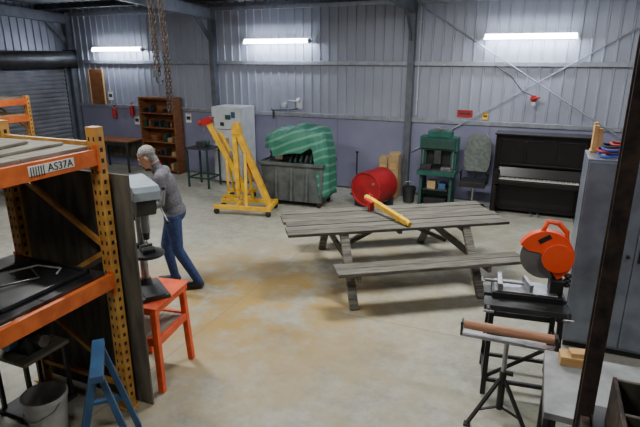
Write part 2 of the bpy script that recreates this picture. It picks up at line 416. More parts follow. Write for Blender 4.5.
o.cyl((0,.12,.30),(0,.12,.40),.052,m_black);o.bb((-.03,-.02,.32),(.03,.1,.38),m_black);o.cyl((0,-.07,.36),(0,-.07,.385),.13,m_dark,n=28);o.cyl((0,-.07,.385),(0,-.07,.387),.03,m_black)
o.beam((.05,.12,.35),(.13,.12,.30),.015,.015,m_steel)
o.bb((-.05,-.12,.387),(.05,-.02,.415),m_dark);o.bb((-.05,-.12,.415),(.05,-.1,.44),m_steel);o.bb((-.05,-.04,.415),(.05,-.02,.44),m_steel)
o.prism([(-.16,.72),(.2,.72),(.22,.78),(.22,.86),(-.2,.86),(-.2,.78)],(0,0,0),(0,1,0),(0,0,1),.15,m_dark)
o.prism([(-.24,.86),(.27,.86),(.29,.89),(.27,.965),(-.22,.965),(-.26,.93)],(0,0,0),(0,1,0),(0,0,1),.20,m_silver)
o.cyl((0,.29,.58),(0,.29,.86),.075,m_dark,n=22)
o.cyl((0,-.08,.56),(0,-.08,.73),.035,m_steel);o.cyl((0,-.08,.50),(0,-.08,.56),.024,m_dark,.03);o.cyl((0,-.08,.445),(0,-.08,.50),.005,m_steel)
o.cyl((.07,-.06,.76),(.14,-.06,.76),.028,m_steel)
for k in range(3):
    a=R(90+120*k+20);d=Vector((.0,math.cos(a),math.sin(a)))
    o.cyl((.13,-.06,.76),(.16,-.06+.15*d.y,.76+.15*d.z),.006,m_steel,n=8);o.ell((.16,-.06+.16*d.y,.76+.16*d.z),(.018,)*3,m_black,n=10,k=6)
o.bb((.076,-.15,.79),(.08,.1,.84),m_label)
o.done('drill_press',DS+Vector((0.02,.0,H)),55)

# ================= PICNIC TABLE =================
o=M();TL=2.74
n=6
for i in range(n):
    y=-.475+.16*i+.075;dl=random.uniform(-.02,.02)
    o.box((dl,y,.735+random.uniform(-.003,.003)),(TL,.146,.035),m_wood if i%2 else m_wood2,(random.uniform(-1,1),0,0))
for sx in(-.72,.80):
    o.bb((sx-.022,-.46,.63),(sx+.022,.46,.717),m_wood)
    o.bb((sx+.022,-1.02,.345),(sx+.062,1.02,.43),m_wood)
    for s in(-1,1):
        o.beam((sx,s*.44,.70),(sx,s*.97,.0),.05,.10,m_wood,up=(1,0,0))
    o.beam((sx+(.06 if sx<0 else -.06),0,.39),(sx-(.62 if sx>0 else -.62),0,.66),.09,.045,m_wood)
o.bb((-.05,-.42,.66),(0.0,.42,.717),m_wood)
for s in(-1,1):
    for k in range(2):
        o.box((.19,s*(.82+.155*k),.450),(2.22,.146,.038),m_wood if k else m_wood2,(0,0,random.uniform(-.2,.2)))
p=cp(.91,6.25);o.done('picnic_table',(p.x,p.y,0),10.6+YAW,bevel=.004)
o=M()
o.beam((0,-.46,.035),(0,.34,.135),.06,.06,m_yel);o.cyl((0,-.51,.030),(0,-.44,.038),.030,m_yel);o.box((.0,-.30,.05),(.08,.03,.08),m_yel)
o.cyl((0,.32,.133),(0,.42,.145),.038,m_yel);o.box((0,.30,.055),(.07,.05,.11),m_red)
o.cyl((-.05,.36,.14),(-.05,.20,.115),.022,m_red);o.tube([(.02,.38,.15),(.05,.42,.18),(.08,.40,.15)],.014,m_red)
p=cp(.82,6.26);o.done('hydraulic_boom',(p.x,p.y,.757),YAW+29)

# ================= ENGINE CRANES =================
o=M()
for s in(-1,1):
    o.beam((-.50,s*.2,.14),(.55,s*.28,.14),.07,.07,m_yel)
    for x in(-.46,.5):
        yy=s*(.2+.08*(x+.5)/1.05)
        o.cyl((x,yy-.018,.05),(x,yy+.018,.05),.05,m_black,n=18);o.bb((x-.03,yy-.03,.055),(x+.03,yy-.022,.11),m_dark);o.bb((x-.03,yy+.022,.055),(x+.03,yy+.03,.11),m_dark)
o.beam((.5,-.30,.14),(.5,.30,.14),.08,.08,m_yel);o.beam((-.1,-.25,.14),(-.1,.25,.14),.06,.06,m_yel)
o.beam((.46,0,.14),(-.08,0,1.48),.10,.10,m_yel)
for s in(-1,1): o.beam((.10,s*.24,.16),(.06,s*.05,1.10),.05,.025,m_yel)
o.beam((-.13,0,1.50),(-.10,0,.42),.08,.08,m_yel)
o.beam((-.11,0,.70),(-.10,0,.30),.06,.06,m_yel)
o.cyl((.28,0,.50),(.06,0,.98),.04,m_red,n=16);o.cyl((.06,0,.98),(-.10,0,1.34),.018,m_steel)
o.prism([(-.17,1.40),(.01,1.40),(-.03,1.60),(-.13,1.60)],(0,0,0),(1,0,0),(0,0,1),.12,m_yel)
o.tube([(-.10,0,.32),(-.10,0,.24),(-.06,0,.21),(-.03,0,.25)],.012,m_steel)
p=cp(-1.36,8.95);o.done('engine_crane',(p.x,p.y,0),YAW-8)
o=M()
for s in(-1,1):
    o.beam((-.1,s*.2,.12),(.45,s*.28,.12),.06,.06,m_yel)
    for x in(-.05,.4): o.cyl((x,s*.24-.018,.045),(x,s*.24+.018,.045),.045,m_black);o.bb((x-.02,s*.24-.03,.05),(x+.02,s*.24+.03,.10),m_dark)
o.beam((.3,-.28,.12),(.3,.28,.12),.06,.06,m_yel)
o.beam((.32,0,.12),(-.36,0,1.48),.10,.10,m_yel);
for s in(-1,1): o.beam((.0,s*.2,.14),(-.05,s*.04,.88),.045,.025,m_yel)
o.cyl((.02,0,.95),(-.16,0,1.32),.035,m_yel);o.cyl((.14,0,.6),(.02,0,.95),.02,m_steel)
o.cyl((-.56,0,1.48),(-.30,0,1.56),.055,m_red);o.box((-.40,0,1.52),(.18,.13,.13),m_red,(0,-20,0));o.cyl((-.46,0,1.45),(-.48,0,1.30),.02,m_steel)
p=cp(-1.74,9.80);o.done('engine_crane',(p.x,p.y,0),YAW-5)

# ================= FRIDGE, BOOKCASE, DESK etc =================
o=M();o.bb((-.36,-.28,.03),(.36,.26,1.66),m_white);o.bb((-.355,-.33,.05),(.355,-.285,1.18),m_white);o.bb((-.355,-.33,1.195),(.355,-.285,1.655),m_white)
o.bb((-.33,-.36,.85),(-.30,-.33,1.12),m_steel);o.bb((-.33,-.36,1.24),(-.30,-.33,1.45),m_steel);o.bb((-.34,-.2,0),(.34,.2,.03),m_dark)
for x,z,w,h,c in ((.05,1.45,.14,.1,m_green),(.18,1.5,.1,.13,m_blue),(-.1,1.3,.1,.08,m_dark),(.2,1.05,.12,.16,m_paper),(0,.95,.1,.12,m_card)): o.box((x,-.333,z),(w,.004,h),c)
o.done('refrigerator',(5.40,-.36,0),0,bevel=.01)
o=M();W,Hh=.98,1.78
for s in(-1,1): o.bb((s*W/2-.015,-.15,0),(s*W/2+.015,.15,Hh),m_brown)
o.bb((-W/2,.14,0),(W/2,.15,Hh),m_brown)
for k in range(6): o.bb((-W/2,-.148,.06+k*.335),(W/2,.14,.085+k*.335),m_brown)
o.bb((-W/2-.02,-.16,Hh-.02),(W/2+.02,.15,Hh),m_brown)
cols=[m_card,m_brown,m_dark,m_dark,m_dgreen,m_dark,m_brown,m_card,m_red]
for k in range(5):
    x=-W/2+.05
    while x<W/2-.15:
        if random.random()<.5:
            w_=random.uniform(.04,.12);h_=random.uniform(.06,.18);o.bb((x,-.10,.0851+k*.335),(x+w_,.08,.085+h_+k*.335),random.choice(cols));x+=w_
        x+=random.uniform(.02,.12)
o.done('bookcase',(3.32,-.26,0),0)
o=M();o.bb((-.6,-.3,.72),(.6,.3,.75),m_brown)
for x in(-.56,.56):
    for y in(-.26,.26): o.bb((x-.02,y-.02,0),(x+.02,y+.02,.72),m_dark)
o.bb((-.56,-.27,.64),(.56,-.25,.72),m_dark);o.bb((-.5,.24,.25),(.5,.26,.65),m_darkboard)
o.done('work_desk',(2.02,-.42,0),0)
o=M();o.bb((-.22,-.012,-.42),(.22,.012,.42),m_brown);
for s in (-1,1): o.bb((s*.22-.015,-.02,-.43),(s*.22+.015,.012,.43),m_newwood)
o.done('pin_board',(1.28,-.092,1.96),0)
for x,z in((1.78,1.35),(2.34,1.42)):
    o=M();o.cyl((0,0,-.13),(0,0,.10),.055,m_red,n=16);o.ell((0,0,.10),(.055,.055,.03),m_red);o.cyl((0,0,.12),(0,0,.17),.015,m_dark);o.beam((-.01,0,.17),(.08,0,.19),.02,.015,m_dark);o.tube([(.01,-.02,.15),(.07,-.03,.1),(.07,-.03,-.05)],.008,m_black);o.bb((-.03,.05,-.08),(.03,.075,.08),m_steel)
    o.done('fire_extinguisher',(x,-.12,z))
for x,z in((1.62,1.75),(2.40,1.18),(3.95,1.30)):
    o=M();o.box((0,0,0),(.15,.004,.21),m_paper);o.box((0,-.002,.09),(.1,.003,.01),m_dark);o.box((0,-.002,.0),(.11,.003,.08),m_dark);o.done('safety_notice',(x,-.05 if z<1.45 else -.03,z),bevel=0)
o=M();o.bb((-.28,-.25,.82),(.28,.25,.85),m_dark)
for x in(-.25,.25):
    for y in(-.22,.22):o.bb((x-.018,y-.018,0),(x+.018,y+.018,.82),m_dgreen)
for y in(-.22,.22):o.bb((-.25,y-.012,.2),(.25,y+.012,.23),m_dgreen)
for x in(-.25,.25):o.bb((x-.012,-.22,.2),(x+.012,.22,.23),m_dgreen)
o.bb((-.1,-.1,.85),(.12,.1,.97),m_dark);o.cyl((-.1,0,.93),(.15,0,.93),.05,m_green)
o.done('machine_side_table',(5.02,-1.05,0),0)

# ============ TARP COVERED BIN ============
o=M();W=1.22;D=.75
bt=[(-W/2+.05,-D/2+.05),(W/2-.05,-D/2+.05),(W/2-.05,D/2-.05),(-W/2+.05,D/2-.05)];tp=[(-W/2,-D/2),(W/2,-D/2),(W/2,D/2),(-W/2,D/2)]
o.add([(x,y,.1) for x,y in bt]+[(x,y,.82) for x,y in tp],[(3,2,1,0),(4,5,6,7),(0,1,5,4),(1,2,6,5),(2,3,7,6),(3,0,4,7)],m_greybin)
for y in(-D/2-.015,D/2+.015): o.bb((-W/2-.03,y-.015,.78),(W/2+.03,y+.015,.84),m_greybin)
for x in(-W/2-.015,W/2+.015): o.bb((x-.015,-D/2-.03,.78),(x+.015,D/2+.03,.84),m_greybin)
for x in(-.3,.0,.3): o.box((x,-D/2+.005,.45),(.04,.05,.66),m_greybin,(-4,0,0))
for x in(-.5,.5):
    for y in(-.27,.27): o.cyl((x,y-.02,.05),(x,y+.02,.05),.05,m_black);o.bb((x-.03,y-.03,.06),(x+.03,y+.03,.11),m_dark)
p=Vector((7.46,-1.45,0));binob=o.done('tarp_covered_machine_bin',p,4,bevel=.006)
o=M();o.bb((-.5,-.2,0),(.1,.2,.1),m_dark);o.cyl((-.52,0,.16),(-.1,0,.16),.11,m_dark,n=20);o.cyl((-.56,0,.16),(-.52,0,.16),.07,m_steel);o.bb((-.1,-.16,.1),(.45,.16,.36),m_dgreen);o.cyl((.1,-.1,.36),(.1,-.1,.42),.05,m_steel)
o.cyl((-.35,-.1,.25),(-.35,-.1,.35),.02,m_steel);o.bb((-.35,-.30,.05),(-.2,-.18,.18),m_steel)
for k in range(5): o.cyl((-.05+.1*k,-.30,.02),(-.02+.1*k,-.26,.16+.02*(k%3)),.03,m_dark if k%2 else m_dgreen,n=12)
q=o.done('electric_motor',(0,0,.822),0);q.parent=binob
o=M();NU,NV=120,40;vs=[];fs=[]
for j in range(NV+1):
    t=j/NV
    for i in range(NU):
        a=2*math.pi*i/NU;ca,sa=math.cos(a),math.sin(a)
        e=.5;sx=math.copysign(abs(ca)**e,ca);sy=math.copysign(abs(sa)**e,sa)
        q_=0
        if t<.5: r=t/.5*.90;z=1.50-.05*r*r
        else:
            q_=(t-.5)/.5;r=.90+.12*min(1,q_*3)
            drop=.36+.10*math.sin(a*3+1)
            if ca>.35: 
                f_=min(1,(ca-.35)/.3);drop=1.22*f_+.36*(1-f_)
            if ca<-.5: drop=.26
            z=1.44-drop*q_
        wv=(.05*math.sin(a*8+2*math.sin(a*3))+.02*math.sin(a*19))*max(0,t-.35)*1.6
        x=.60*sx*(r+wv)+.06;y=.41*sy*(r+wv*1.3)
        top=(1-q_)
        zz=z-.22*max(0,-(x+.05))-.16*max(0,x-.15)*top-.07*top*math.exp(-((x+.12)/.10)**2)-.05*top*math.exp(-((x-.28)/.08)**2-((y+.1)/.3)**2)+.018*math.sin(x*14+y*9)*math.cos(y*11-x*4)
        vs.append((x,y,zz))
for j in range(NV):
    for i in range(NU):
        a_=j*NU+i;b_=j*NU+(i+1)%NU;fs.append((a_,b_,b_+NU,a_+NU))
fs.append(tuple(range(NU)))
o.add(vs,fs,m_tarp);tb=o.done('tarpaulin',(0,0,0),0,bevel=0);tb.parent=binob
sm=tb.modifiers.new('s','SOLIDIFY');sm.thickness=.004

# ============ RED DRUM, BOXES ============
o=M()
RR=.32;zc=.37;Ld=.60
prof=[(0,0.015),(.285,0.015),(.295,0),(RR,0)]
body=[(RR,Ld),(.295,Ld),(.285,Ld-.015),(0,Ld-.015)]
o.lathe((0,-Ld/2,zc),prof+body,m_drum,56,'Y')
o.cyl((.0,-Ld/2+.008,zc-.1),(0,-Ld/2+.022,zc-.1),.03,m_dark,n=24)
o.cyl((.16,-Ld/2+.005,zc+.12),(.16,-Ld/2+.022,zc+.12),.025,m_steel)
for y in(-.18,.18):
    o.bb((-.30,y-.025,0),(.30,y+.025,.05),m_dark)
    for s in(-1,1): o.prism([(s*.30,.04),(s*.12,.04),(s*.22,.12),(s*.30,.18)][::s],(0,y,0),(1,0,0),(0,0,1),.05,m_dark)
o.done('steel_drum',(8.86,-1.12,0),-16)
o=M();o.bb((-.2,-.16,0),(.2,.16,.42),m_card);o.box((0,-.161,.25),(.2,.003,.1),m_paper);o.box((.0,0,.421),(.05,.32,.002),m_newwood);o.done('cardboard_box',(8.94,-.37,0),0)
o=M()
for (x0,x1,h) in ((-.19,-.02,.36),(.0,.2,.44)):
    o.bb((x0,-.12,0),(x1,.12,h),m_card);o.box(((x0+x1)/2,0,h+.02),(x1-x0,.02,.05),m_card);o.box(((x0+x1)/2,-.122,h*.5),(.12,.003,.12),m_newwood)
o.done('paper_sacks',(8.93,-.35,.424),0)
o=M();o.cyl((0,0,0),(0,0,.02),.12,m_black);o.cyl((0,0,.02),(0,0,.85),.014,m_black);o.cyl((0,0,.85),(0,0,.88),.03,m_black);o.done('barrier_post',(8.28,-.45,0))
o=M();o.lathe((0,0,0),[(.0,0),(.10,0),(.13,.28),(.137,.28),(.137,.30),(.125,.30),(.098,.012),(0,.012)],m_dark,24);o.tube([(-.135,0,.28),(-.09,0,.38),(0,0,.42),(.09,0,.38),(.135,0,.28)],.005,m_steel)
o.done('plastic_bucket',(9.40,-.62,0),0,bevel=0)

# ============ GREEN MACHINE ============
o=M()
for x in(-.27,.27):
    o.prism([(-.25,0),(.25,0),(.19,.62),(-.19,.62)],(x,0,0),(0,1,0),(0,0,1),.05,m_dgreen)
o.bb((-.25,-.03,.2),(.25,.03,.3),m_dgreen)
o.bb((-.34,-.28,.62),(.34,.24,.70),m_green);o.bb((-.32,-.26,.70),(.32,.2,.72),m_dark)
for x in(-.27,.27): o.bb((x-.05,-.06,.70),(x+.05,.1,1.25),m_green);o.cyl((x,-.1,.72),(x,-.1,1.2),.018,m_steel)
o.bb((-.34,-.12,1.06),(.34,.14,1.30),m_green);o.bb((-.30,-.17,1.10),(.30,-.12,1.26),m_dgreen)
o.bb((-.2,-.14,1.30),(.22,.12,1.40),m_green);o.cyl((0,0,1.40),(0,0,1.44),.03,m_steel)
o.lathe((0,0,1.44),[(.10,-.008),(.12,-.008),(.12,.008),(.10,.008),(.10,-.008)],m_steel,24);o.box((0,0,1.44),(.22,.015,.01),m_steel);o.box((0,0,1.44),(.015,.22,.01),m_steel)
o.bb((-.06,-.15,.82),(.06,.02,1.06),m_dark);o.bb((-.24,.0,.74),(.24,.05,1.06),m_black);o.bb((-.3,-.2,.72),(-.1,-.05,.8),m_dark);o.bb((.08,-.22,.72),(.26,-.1,.77),m_steel)
o.bb((-.2,-.2,.02),(.2,.2,.18),m_black);o.bb((-.22,-.24,.34),(.22,.2,.36),m_dark);o.bb((-.15,-.2,.36),(.0,.0,.5),m_card);o.bb((.05,-.18,.36),(.18,.05,.46),m_blue)
o.done('thicknesser_machine',(9.93,-.64,0),0)

# ============ OFFICE CHAIR ============
o=M()
for k in range(5):
    a=2*math.pi*k/5+.3;d=Vector((math.cos(a),math.sin(a),0))
    o.beam(d*.03+Vector((0,0,.11)),d*.22+Vector((0,0,.08)),.04,.03,m_black);o.cyl(d*.22+Vector((0,-.02,.03)),d*.22+Vector((0,.02,.03)),.03,m_black)
o.cyl((0,0,.1),(0,0,.45),.028,m_steel);o.box((0,-.01,.50),(.44,.44,.09),m_black)
o.tube([(0,.12,.47),(0,.24,.50),(0,.26,.75)],.02,m_black)
pl=[(-.19,.0),(.19,.0),(.23,.12),(.24,.40),(.20,.60),(.12,.68),(-.12,.68),(-.20,.60),(-.24,.40),(-.23,.12)]
o.prism(pl,(0,.24,.66),(1,0,0),(0,.18,1),.08,m_fab)
for s in(-1,1): o.tube([(s*.2,.05,.48),(s*.235,.04,.5),(s*.235,.02,.68),(s*.235,-.1,.69),(s*.235,.14,.69)],.016,m_black)
ob=o.done('office_chair',(10.58,-.64,0),0,bevel=.02)

# ============ PIANO ============
o=M();W=1.50;PH=1.42
o.bb((-W/2+.03,-.02,.06),(W/2-.03,.30,PH-.03),m_piano)
for s in(-1,1):
    o.bb((s*W/2-.03*(s>0),-.06,0),(s*W/2+.03*(s<0),.31,PH-.025),m_piano)
    o.bb((s*(W/2-.075)-.045,-.40,.60),(s*(W/2-.075)+.045,0,.80),m_piano)
    o.lathe((s*(W/2-.07),-.32,0),[(.03,.1),(.045,.14),(.028,.2),(.04,.35),(.032,.5),(.048,.56),(.03,.6)],m_piano,16)
    o.bb((s*(W/2-.07)-.05,-.40,.0),(s*(W/2-.07)+.05,0,.10),m_piano)
o.bb((-W/2-.02,-.09,PH-.025),(W/2+.02,.33,PH),m_piano)
o.bb((-W/2+.03,-.38,.60),(W/2-.03,0,.665),m_piano)
nk=52;kw=(W-.26)/nk
for i in range(nk): o.bb((-W/2+.13+i*kw,-.36,.665),(-W/2+.13+(i+1)*kw-.0015,-.2,.69),m_ivory)
for i in range(nk-1):
    if i%7 not in(1,4): o.bb((-W/2+.13+(i+1)*kw-.006,-.30,.69),(-W/2+.13+(i+1)*kw+.006,-.2,.70),m_black)
o.box((0,-.13,.77),(W-.2,.02,.17),m_piano,(-25,0,0));o.bb((-W/2+.12,-.375,.655),(W/2-.12,-.36,.685),m_piano)
o.bb((-.6,-.035,.86),(.6,-.02,1.30),m_piano)
for x0,x1 in((-.68,-.28),(-.24,.24),(.28,.68)):
    for a,b in(((x0,.88),(x1,.895)),((x0,1.3),(x1,1.315)),((x0,.88),(x0+.015,1.315)),((x1-.015,.88),(x1,1.315))): o.bb((a[0],-.045,a[1]),(b[0],-.02,b[1]),m_piano)
o.bb((-.60,-.04,.14),(.60,-.02,.56),m_piano)
for x in(-.06,.06): o.box((x,-.08,.05),(.035,.14,.012),m_steel)
o.box((0,-.09,.9),(.9,.015,.03),m_piano)
o.done('upright_piano',(11.65,-.62,0),0,bevel=.004)

# ============ WALL BITS ============
o=M();o.cyl((-.18,0,0),(-.18,-.05,0),.05,m_white);o.box((.18,-.02,.02),(.12,.04,.18),m_white);o.tube([(-.5,-.02,-.1),(-.45,-.03,-.12),(.0,-.03,-.1),(.16,-.03,-.06)],.014,m_dark);o.tube([(-.45,-.02,-.12),(-.45,-.02,-.3)],.02,m_dark);o.tube([(-.18,-.02,.04),(-.05,-.02,.10),(.14,-.02,.08)],.01,m_white);o.cyl((.18,-.04,.1),(.18,-.10,.13),.04,m_white)
o.done('wall_power_outlet',(6.68,-.08,1.70))
for x,z,c in((10.25,1.66,m_red),(10.62,1.63,m_yel)):
    o=M();o.box((0,0,0),(.28 if c is m_red else .1,.004,.13),c);o.box((0,-.003,0),(.2 if c is m_red else .06,.003,.03),m_dark);o.done('warning_sign',(x,-.03,z),bevel=0)
o=M();o.cyl((0,0,0),(0,-.08,0),.06,m_red);o.box((.0,-.05,-.07),(.06,.06,.1),m_white);o.tube([(0,-.06,.04),(-.2,-.04,.12),(-.42,-.05,.38),(-.7,-.05,.55)],.008,m_black);o.cyl((0,-.08,0),(.1,-.14,.03),.015,m_red)
o.done('hose_connector',(11.42,-.12,1.98))
o=M();o.cyl((0,0,0),(0,0,2.0),.012,m_white,n=8)
for z in (.3,1.0,1.7): o.box((0,.01,z),(.05,.012,.02),m_white)
o.done('electrical_conduit',(9.33,-.05,1.6),bevel=0)

# ============ CHAIN HOIST ============
def link(o,c,ph,L=.028,w=.011,r=.0045):
    pts=[]
    for i in range(12):
        a=2*math.pi*i/12;x=w*math.cos(a);z=w*math.sin(a)+(L-w)*(1 if math.sin(a)>0 else -1)
        pts.append(Vector(c)+(Vector((x,0,z)) if ph else Vector((0,x,z))))
    o.tube(pts,r,m_chain,n=5,closed=True)
p=cp(-2.07,6.9);zt=roofz(p.y)-.14
o=M()
strands=[(-.07,-.0,zt-.3,2.55),(-.03,.03,zt-.3,2.45),(.06,.0,zt-.3,1.95),(.10,.02,zt-.3,1.97)]
for x,y,a,b in strands:
    z=a;k=0
    while z>b: link(o,(x+.02*math.sin((a-z)*1.3),y,z),k%2,.031,.015,.0065);z-=.045;k+=1
o.cyl((0,-.06,zt-.26),(0,.06,zt-.26),.11,m_dark,n=20);o.tube([(0,0,zt-.15),(0,0,zt-.02)],.02,m_steel);o.box((0,0,zt-.01),(.12,.14,.03),m_steel)
o.box((-.05,.015,2.48),(.07,.05,.10),m_dark);o.tube([(-.05,.015,2.43),(-.05,.015,2.38),(-.02,.015,2.34),(.02,.015,2.36),(.03,.015,2.40)],.012,m_dark)
o.done('chain_hoist',(p.x,p.y,0),YAW,bevel=0)

# ============ CHOP SAW + STAND ============
ps=cp(1.68,3.84)
o=M();H=.80
for x in(-.27,.27):
    for y in(-.2,.2): o.beam((x,y*1.15,0),(x*.95,y*.7,H-.04),.04,.04,m_black,up=(0,1,0))
    o.beam((x,-.22,.12),(x,.22,.12),.03,.03,m_black);o.beam((x,-.17,.45),(x,.17,.45),.03,.03,m_black)
for y in(-.2,.2): o.beam((-.27,y,.12),(.27,y,.12),.03,.03,m_black);o.beam((-.27,y*.85,.55),(.27,y*.85,.55),.035,.05,m_dark)
o.beam((-.27,-.2,.14),(.27,-.17,.52),.025,.025,m_black)
o.bb((-.32,-.2,H-.05),(.32,-.03,H),m_dark);o.bb((-.32,.03,H-.05),(.32,.2,H),m_dark);o.bb((-.28,-.18,H-.09),(-.22,.18,H-.05),m_dark);o.bb((.22,-.18,H-.09),(.28,.18,H-.05),m_dark)
for x in(-.29,.29): o.cyl((x,-.2,H-.02),(x,-.27,H-.02),.02,m_black);o.cyl((x-.04,-.275,H-.02),(x+.04,-.275,H-.02),.01,m_steel)
o.done('folding_workbench',(ps.x,ps.y,0),YAW-16,bevel=.003)
o=M()
o.bb((-.30,-.14,.0),(.24,.14,.05),m_black);o.bb((-.28,-.12,.05),(.2,.12,.062),m_steel)
o.bb((-.26,-.12,.06),(-.22,.12,.12),m_steel);o.box((-.02,0,.09),(.03,.2,.07),m_steel,(0,0,12));o.cyl((-.36,0,.09),(-.05,0,.09),.012,m_steel);o.cyl((-.38,-.05,.09),(-.38,.05,.09),.01,m_steel)
o.bb((.14,-.07,.05),(.24,.07,.17),m_black)
o.beam((.2,.0,.15),(.10,.0,.40),.05,.07,m_black)
cx,cz=.08,.355
o.cyl((cx,-.022,cz),(cx,-.012,cz),.19,m_disc,n=48);o.cyl((cx,-.05,cz),(cx,-.0,cz),.035,m_steel)
arc=[(cx+.215*math.cos(R(a)),cz+.215*math.sin(R(a))) for a in range(-60,158,8)]
o.prism(arc+[(cx-.13,cz+.04),(cx-.04,cz+.03),(cx+.03,cz-.08)],(0,0.01,0),(1,0,0),(0,0,1),.085,m_sawred)
o.prism([(cx+.09+.12*math.cos(R(a)),cz+.0+.12*math.sin(R(a))) for a in range(0,360,20)],(0,-.04,0),(1,0,0),(0,0,1),.04,m_sawred)
o.cyl((cx+.02,.03,cz+.02),(cx+.02,.2,cz+.02),.075,m_sawred,n=24);o.cyl((cx+.02,.2,cz+.02),(cx+.02,.24,cz+.02),.07,m_black,n=24)
o.tube([(cx+.15,-.0,cz+.13),(cx+.14,0,cz+.21),(cx+.07,0,cz+.28),(cx-.01,0,cz+.29),(cx-.04,0,cz+.19)],.022,m_sawred,n=10)
o.box((cx-.02,-.035,cz+.15),(.1,.006,.04),m_black,(0,-35,0));o.cyl((cx+.02,-.045,cz+.0),(cx+.02,-.058,cz+.0),.04,m_black,n=20)
for k in range(3): o.ell((.27,.0,.12+.04*k),(.03,.03,.02),m_black)
o.done('chop_saw',cp(1.74,3.91,H),YAW-16,bevel=.003)
# roller stand
o=M()
o.cyl((-.31,0,.78),(.31,0,.78),.034,m_tan,n=22)
for s in(-1,1): o.bb((s*.325-.008,-.035,.70),(s*.325+.008,.035,.81),m_dark);o.cyl((s*.31,0,.78),(s*.34,0,.78),.012,m_steel)
o.bb((-.333,-.03,.69),(.333,.03,.715),m_steel);o.cyl((0,0,.35),(0,0,.70),.018,m_steel);o.cyl((0,0,.12),(0,0,.45),.026,m_black)
for k in range(3):
    a=R(90+120*k);d=Vector((math.cos(a),math.sin(a),0));o.beam(Vector((0,0,.38))+d*.02,d*.25+Vector((0,0,.015)),.03,.02,m_black);o.beam(Vector((0,0,.14)),d*.17+Vector((0,0,.13)),.02,.012,m_black);o.bb(tuple(d*.25+Vector((-.025,-.025,0))),tuple(d*.25+Vector((.025,.025,.02))),m_rubber)
o.cyl((.02,0,.44),(.07,0,.44),.02,m_black)
p=cp(1.37,3.34);o.done('roller_stand',(p.x,p.y,0),YAW-22)

# ============ CABINET RIGHT ============
o=M();W,D,Hc=.95,.50,1.84
o.bb((0,0,.06),(W,D,Hc),m_galv);o.bb((.02,.02,0),(W-.02,D-.02,.06),m_black)
o.bb((.012,-.018,.09),(W/2-.003,0,Hc-.02),m_galv);o.bb((W/2+.003,-.018,.09),(W-.012,0,Hc-.02),m_galv)
o.cyl((W/2-.05,-.02,1.0),(W/2-.05,-.05,1.0),.015,m_black);o.bb((W/2+.03,-.035,.95),(W/2+.05,-.018,1.08),m_black)
o.done('steel_cabinet',(12.0,-5.12,0),0)
o=M()
for k,(mm,r,cx_,cy_) in enumerate(((m_cbl,.15,0,0),(m_cbl,.13,.02,.01),(m_red,.14,-.02,.02),(m_cbl,.16,.03,-.01),(m_rubber,.12,0,.02),(m_red,.11,.05,0))):
    o.tube([(cx_+r*math.cos(a),cy_+r*.8*math.sin(a),.020+k*.02+.006*math.sin(3*a)) for a in [2*math.pi*i/28 for i in range(28)]],.011,mm,closed=True)
o.done('extension_cord_coil',(12.23,-4.95,Hc+.001),20,bevel=0)
o=M();
for x,y,h in((0,0,.25),(.04,.02,.22),(.0,.06,.27)): o.box((x,y,h/2),(.04,.04,h),m_newwood,(0,0,4))
o.bb((-.03,-.03,0),(.07,.09,.02),m_newwood);o.done('timber_offcuts',(12.06,-4.74,Hc),0)

# ============ RIGHT BENCH, RACK, CRATE ============
o=M();o.bb((0,-.66,.86),(.75,0,.90),m_bench);o.bb((.0,-.66,.80),(.03,0,.86),m_dark)
for x in(.04,.70):
    for y in(-.62,-.04): o.bb((x-.025,y-.025,0),(x+.025,y+.025,.86),m_dark)
o.bb((.03,-.62,.3),(.72,-.04,.33),m_ply);o.done('steel_workbench',(11.77,-6.88,0),0)
o=M();o.box((0,0,.03),(.2,.10,.06),m_newwood);o.box((.02,.0,.075),(.14,.07,.03),m_newwood,(0,0,8));o.done('timber_block',(11.95,-6.98,.90),5)
o=M()
RX0,RX1,RY0,RY1=11.94,12.88,-10.0,-7.63
for x in(RX0,RX1):
    for y in(RY0,RY1):
        o.bb((x-.035,y-.045,0),(x+.035,y-.035,3.3),m_rust);o.bb((x-.035,y+.035,0),(x+.035,y+.045,3.3),m_rust);o.bb((x-.006,y-.04,0),(x+.006,y+.04,3.3),m_rust)
        o.bb((x-.07,y-.07,0),(x+.07,y+.07,.01),m_rust)
for z in(.25,1.0):
    for x in(RX0,RX1): o.bb((x-.02,RY0+.05,z-.05),(x+.02,RY1-.05,z+.03),m_rust)
    for y in(RY0,RY1): o.bb((RX0+.04,y-.02,z-.05),(RX1-.04,y+.02,z+.03),m_rust)
    o.bb((RX0+.025,RY0,z+.03),(RX1,RY1+.04,z+.045),m_shelfdark)
o.done('steel_storage_rack',bevel=.002)
o=M();W,D,h=.62,.8,.24
o.bb((0,0,0),(W,D,.015),m_darkboard)
for x in(0,.2,.4,W-.018): o.bb((x,0,.0),(x+.018,D,h),m_darkboard if x else m_rust)
for y in(0,.26,.52,D-.018): o.bb((0,y,0),(W,y+.018,h*.98),m_darkboard)
for i in range(14):
    x=random.choice((.1,.3,.5));y=random.choice((.13,.39,.65))
    o.cyl((x+random.uniform(-.05,.05),y+random.uniform(-.08,.08),.03),(x+random.uniform(-.05,.05),y+random.uniform(-.08,.08),.10),.012,random.choice((m_steel,m_dark,m_rust)),n=8)
o.done('partitioned_crate',(12.02,-8.50,1.046),0)

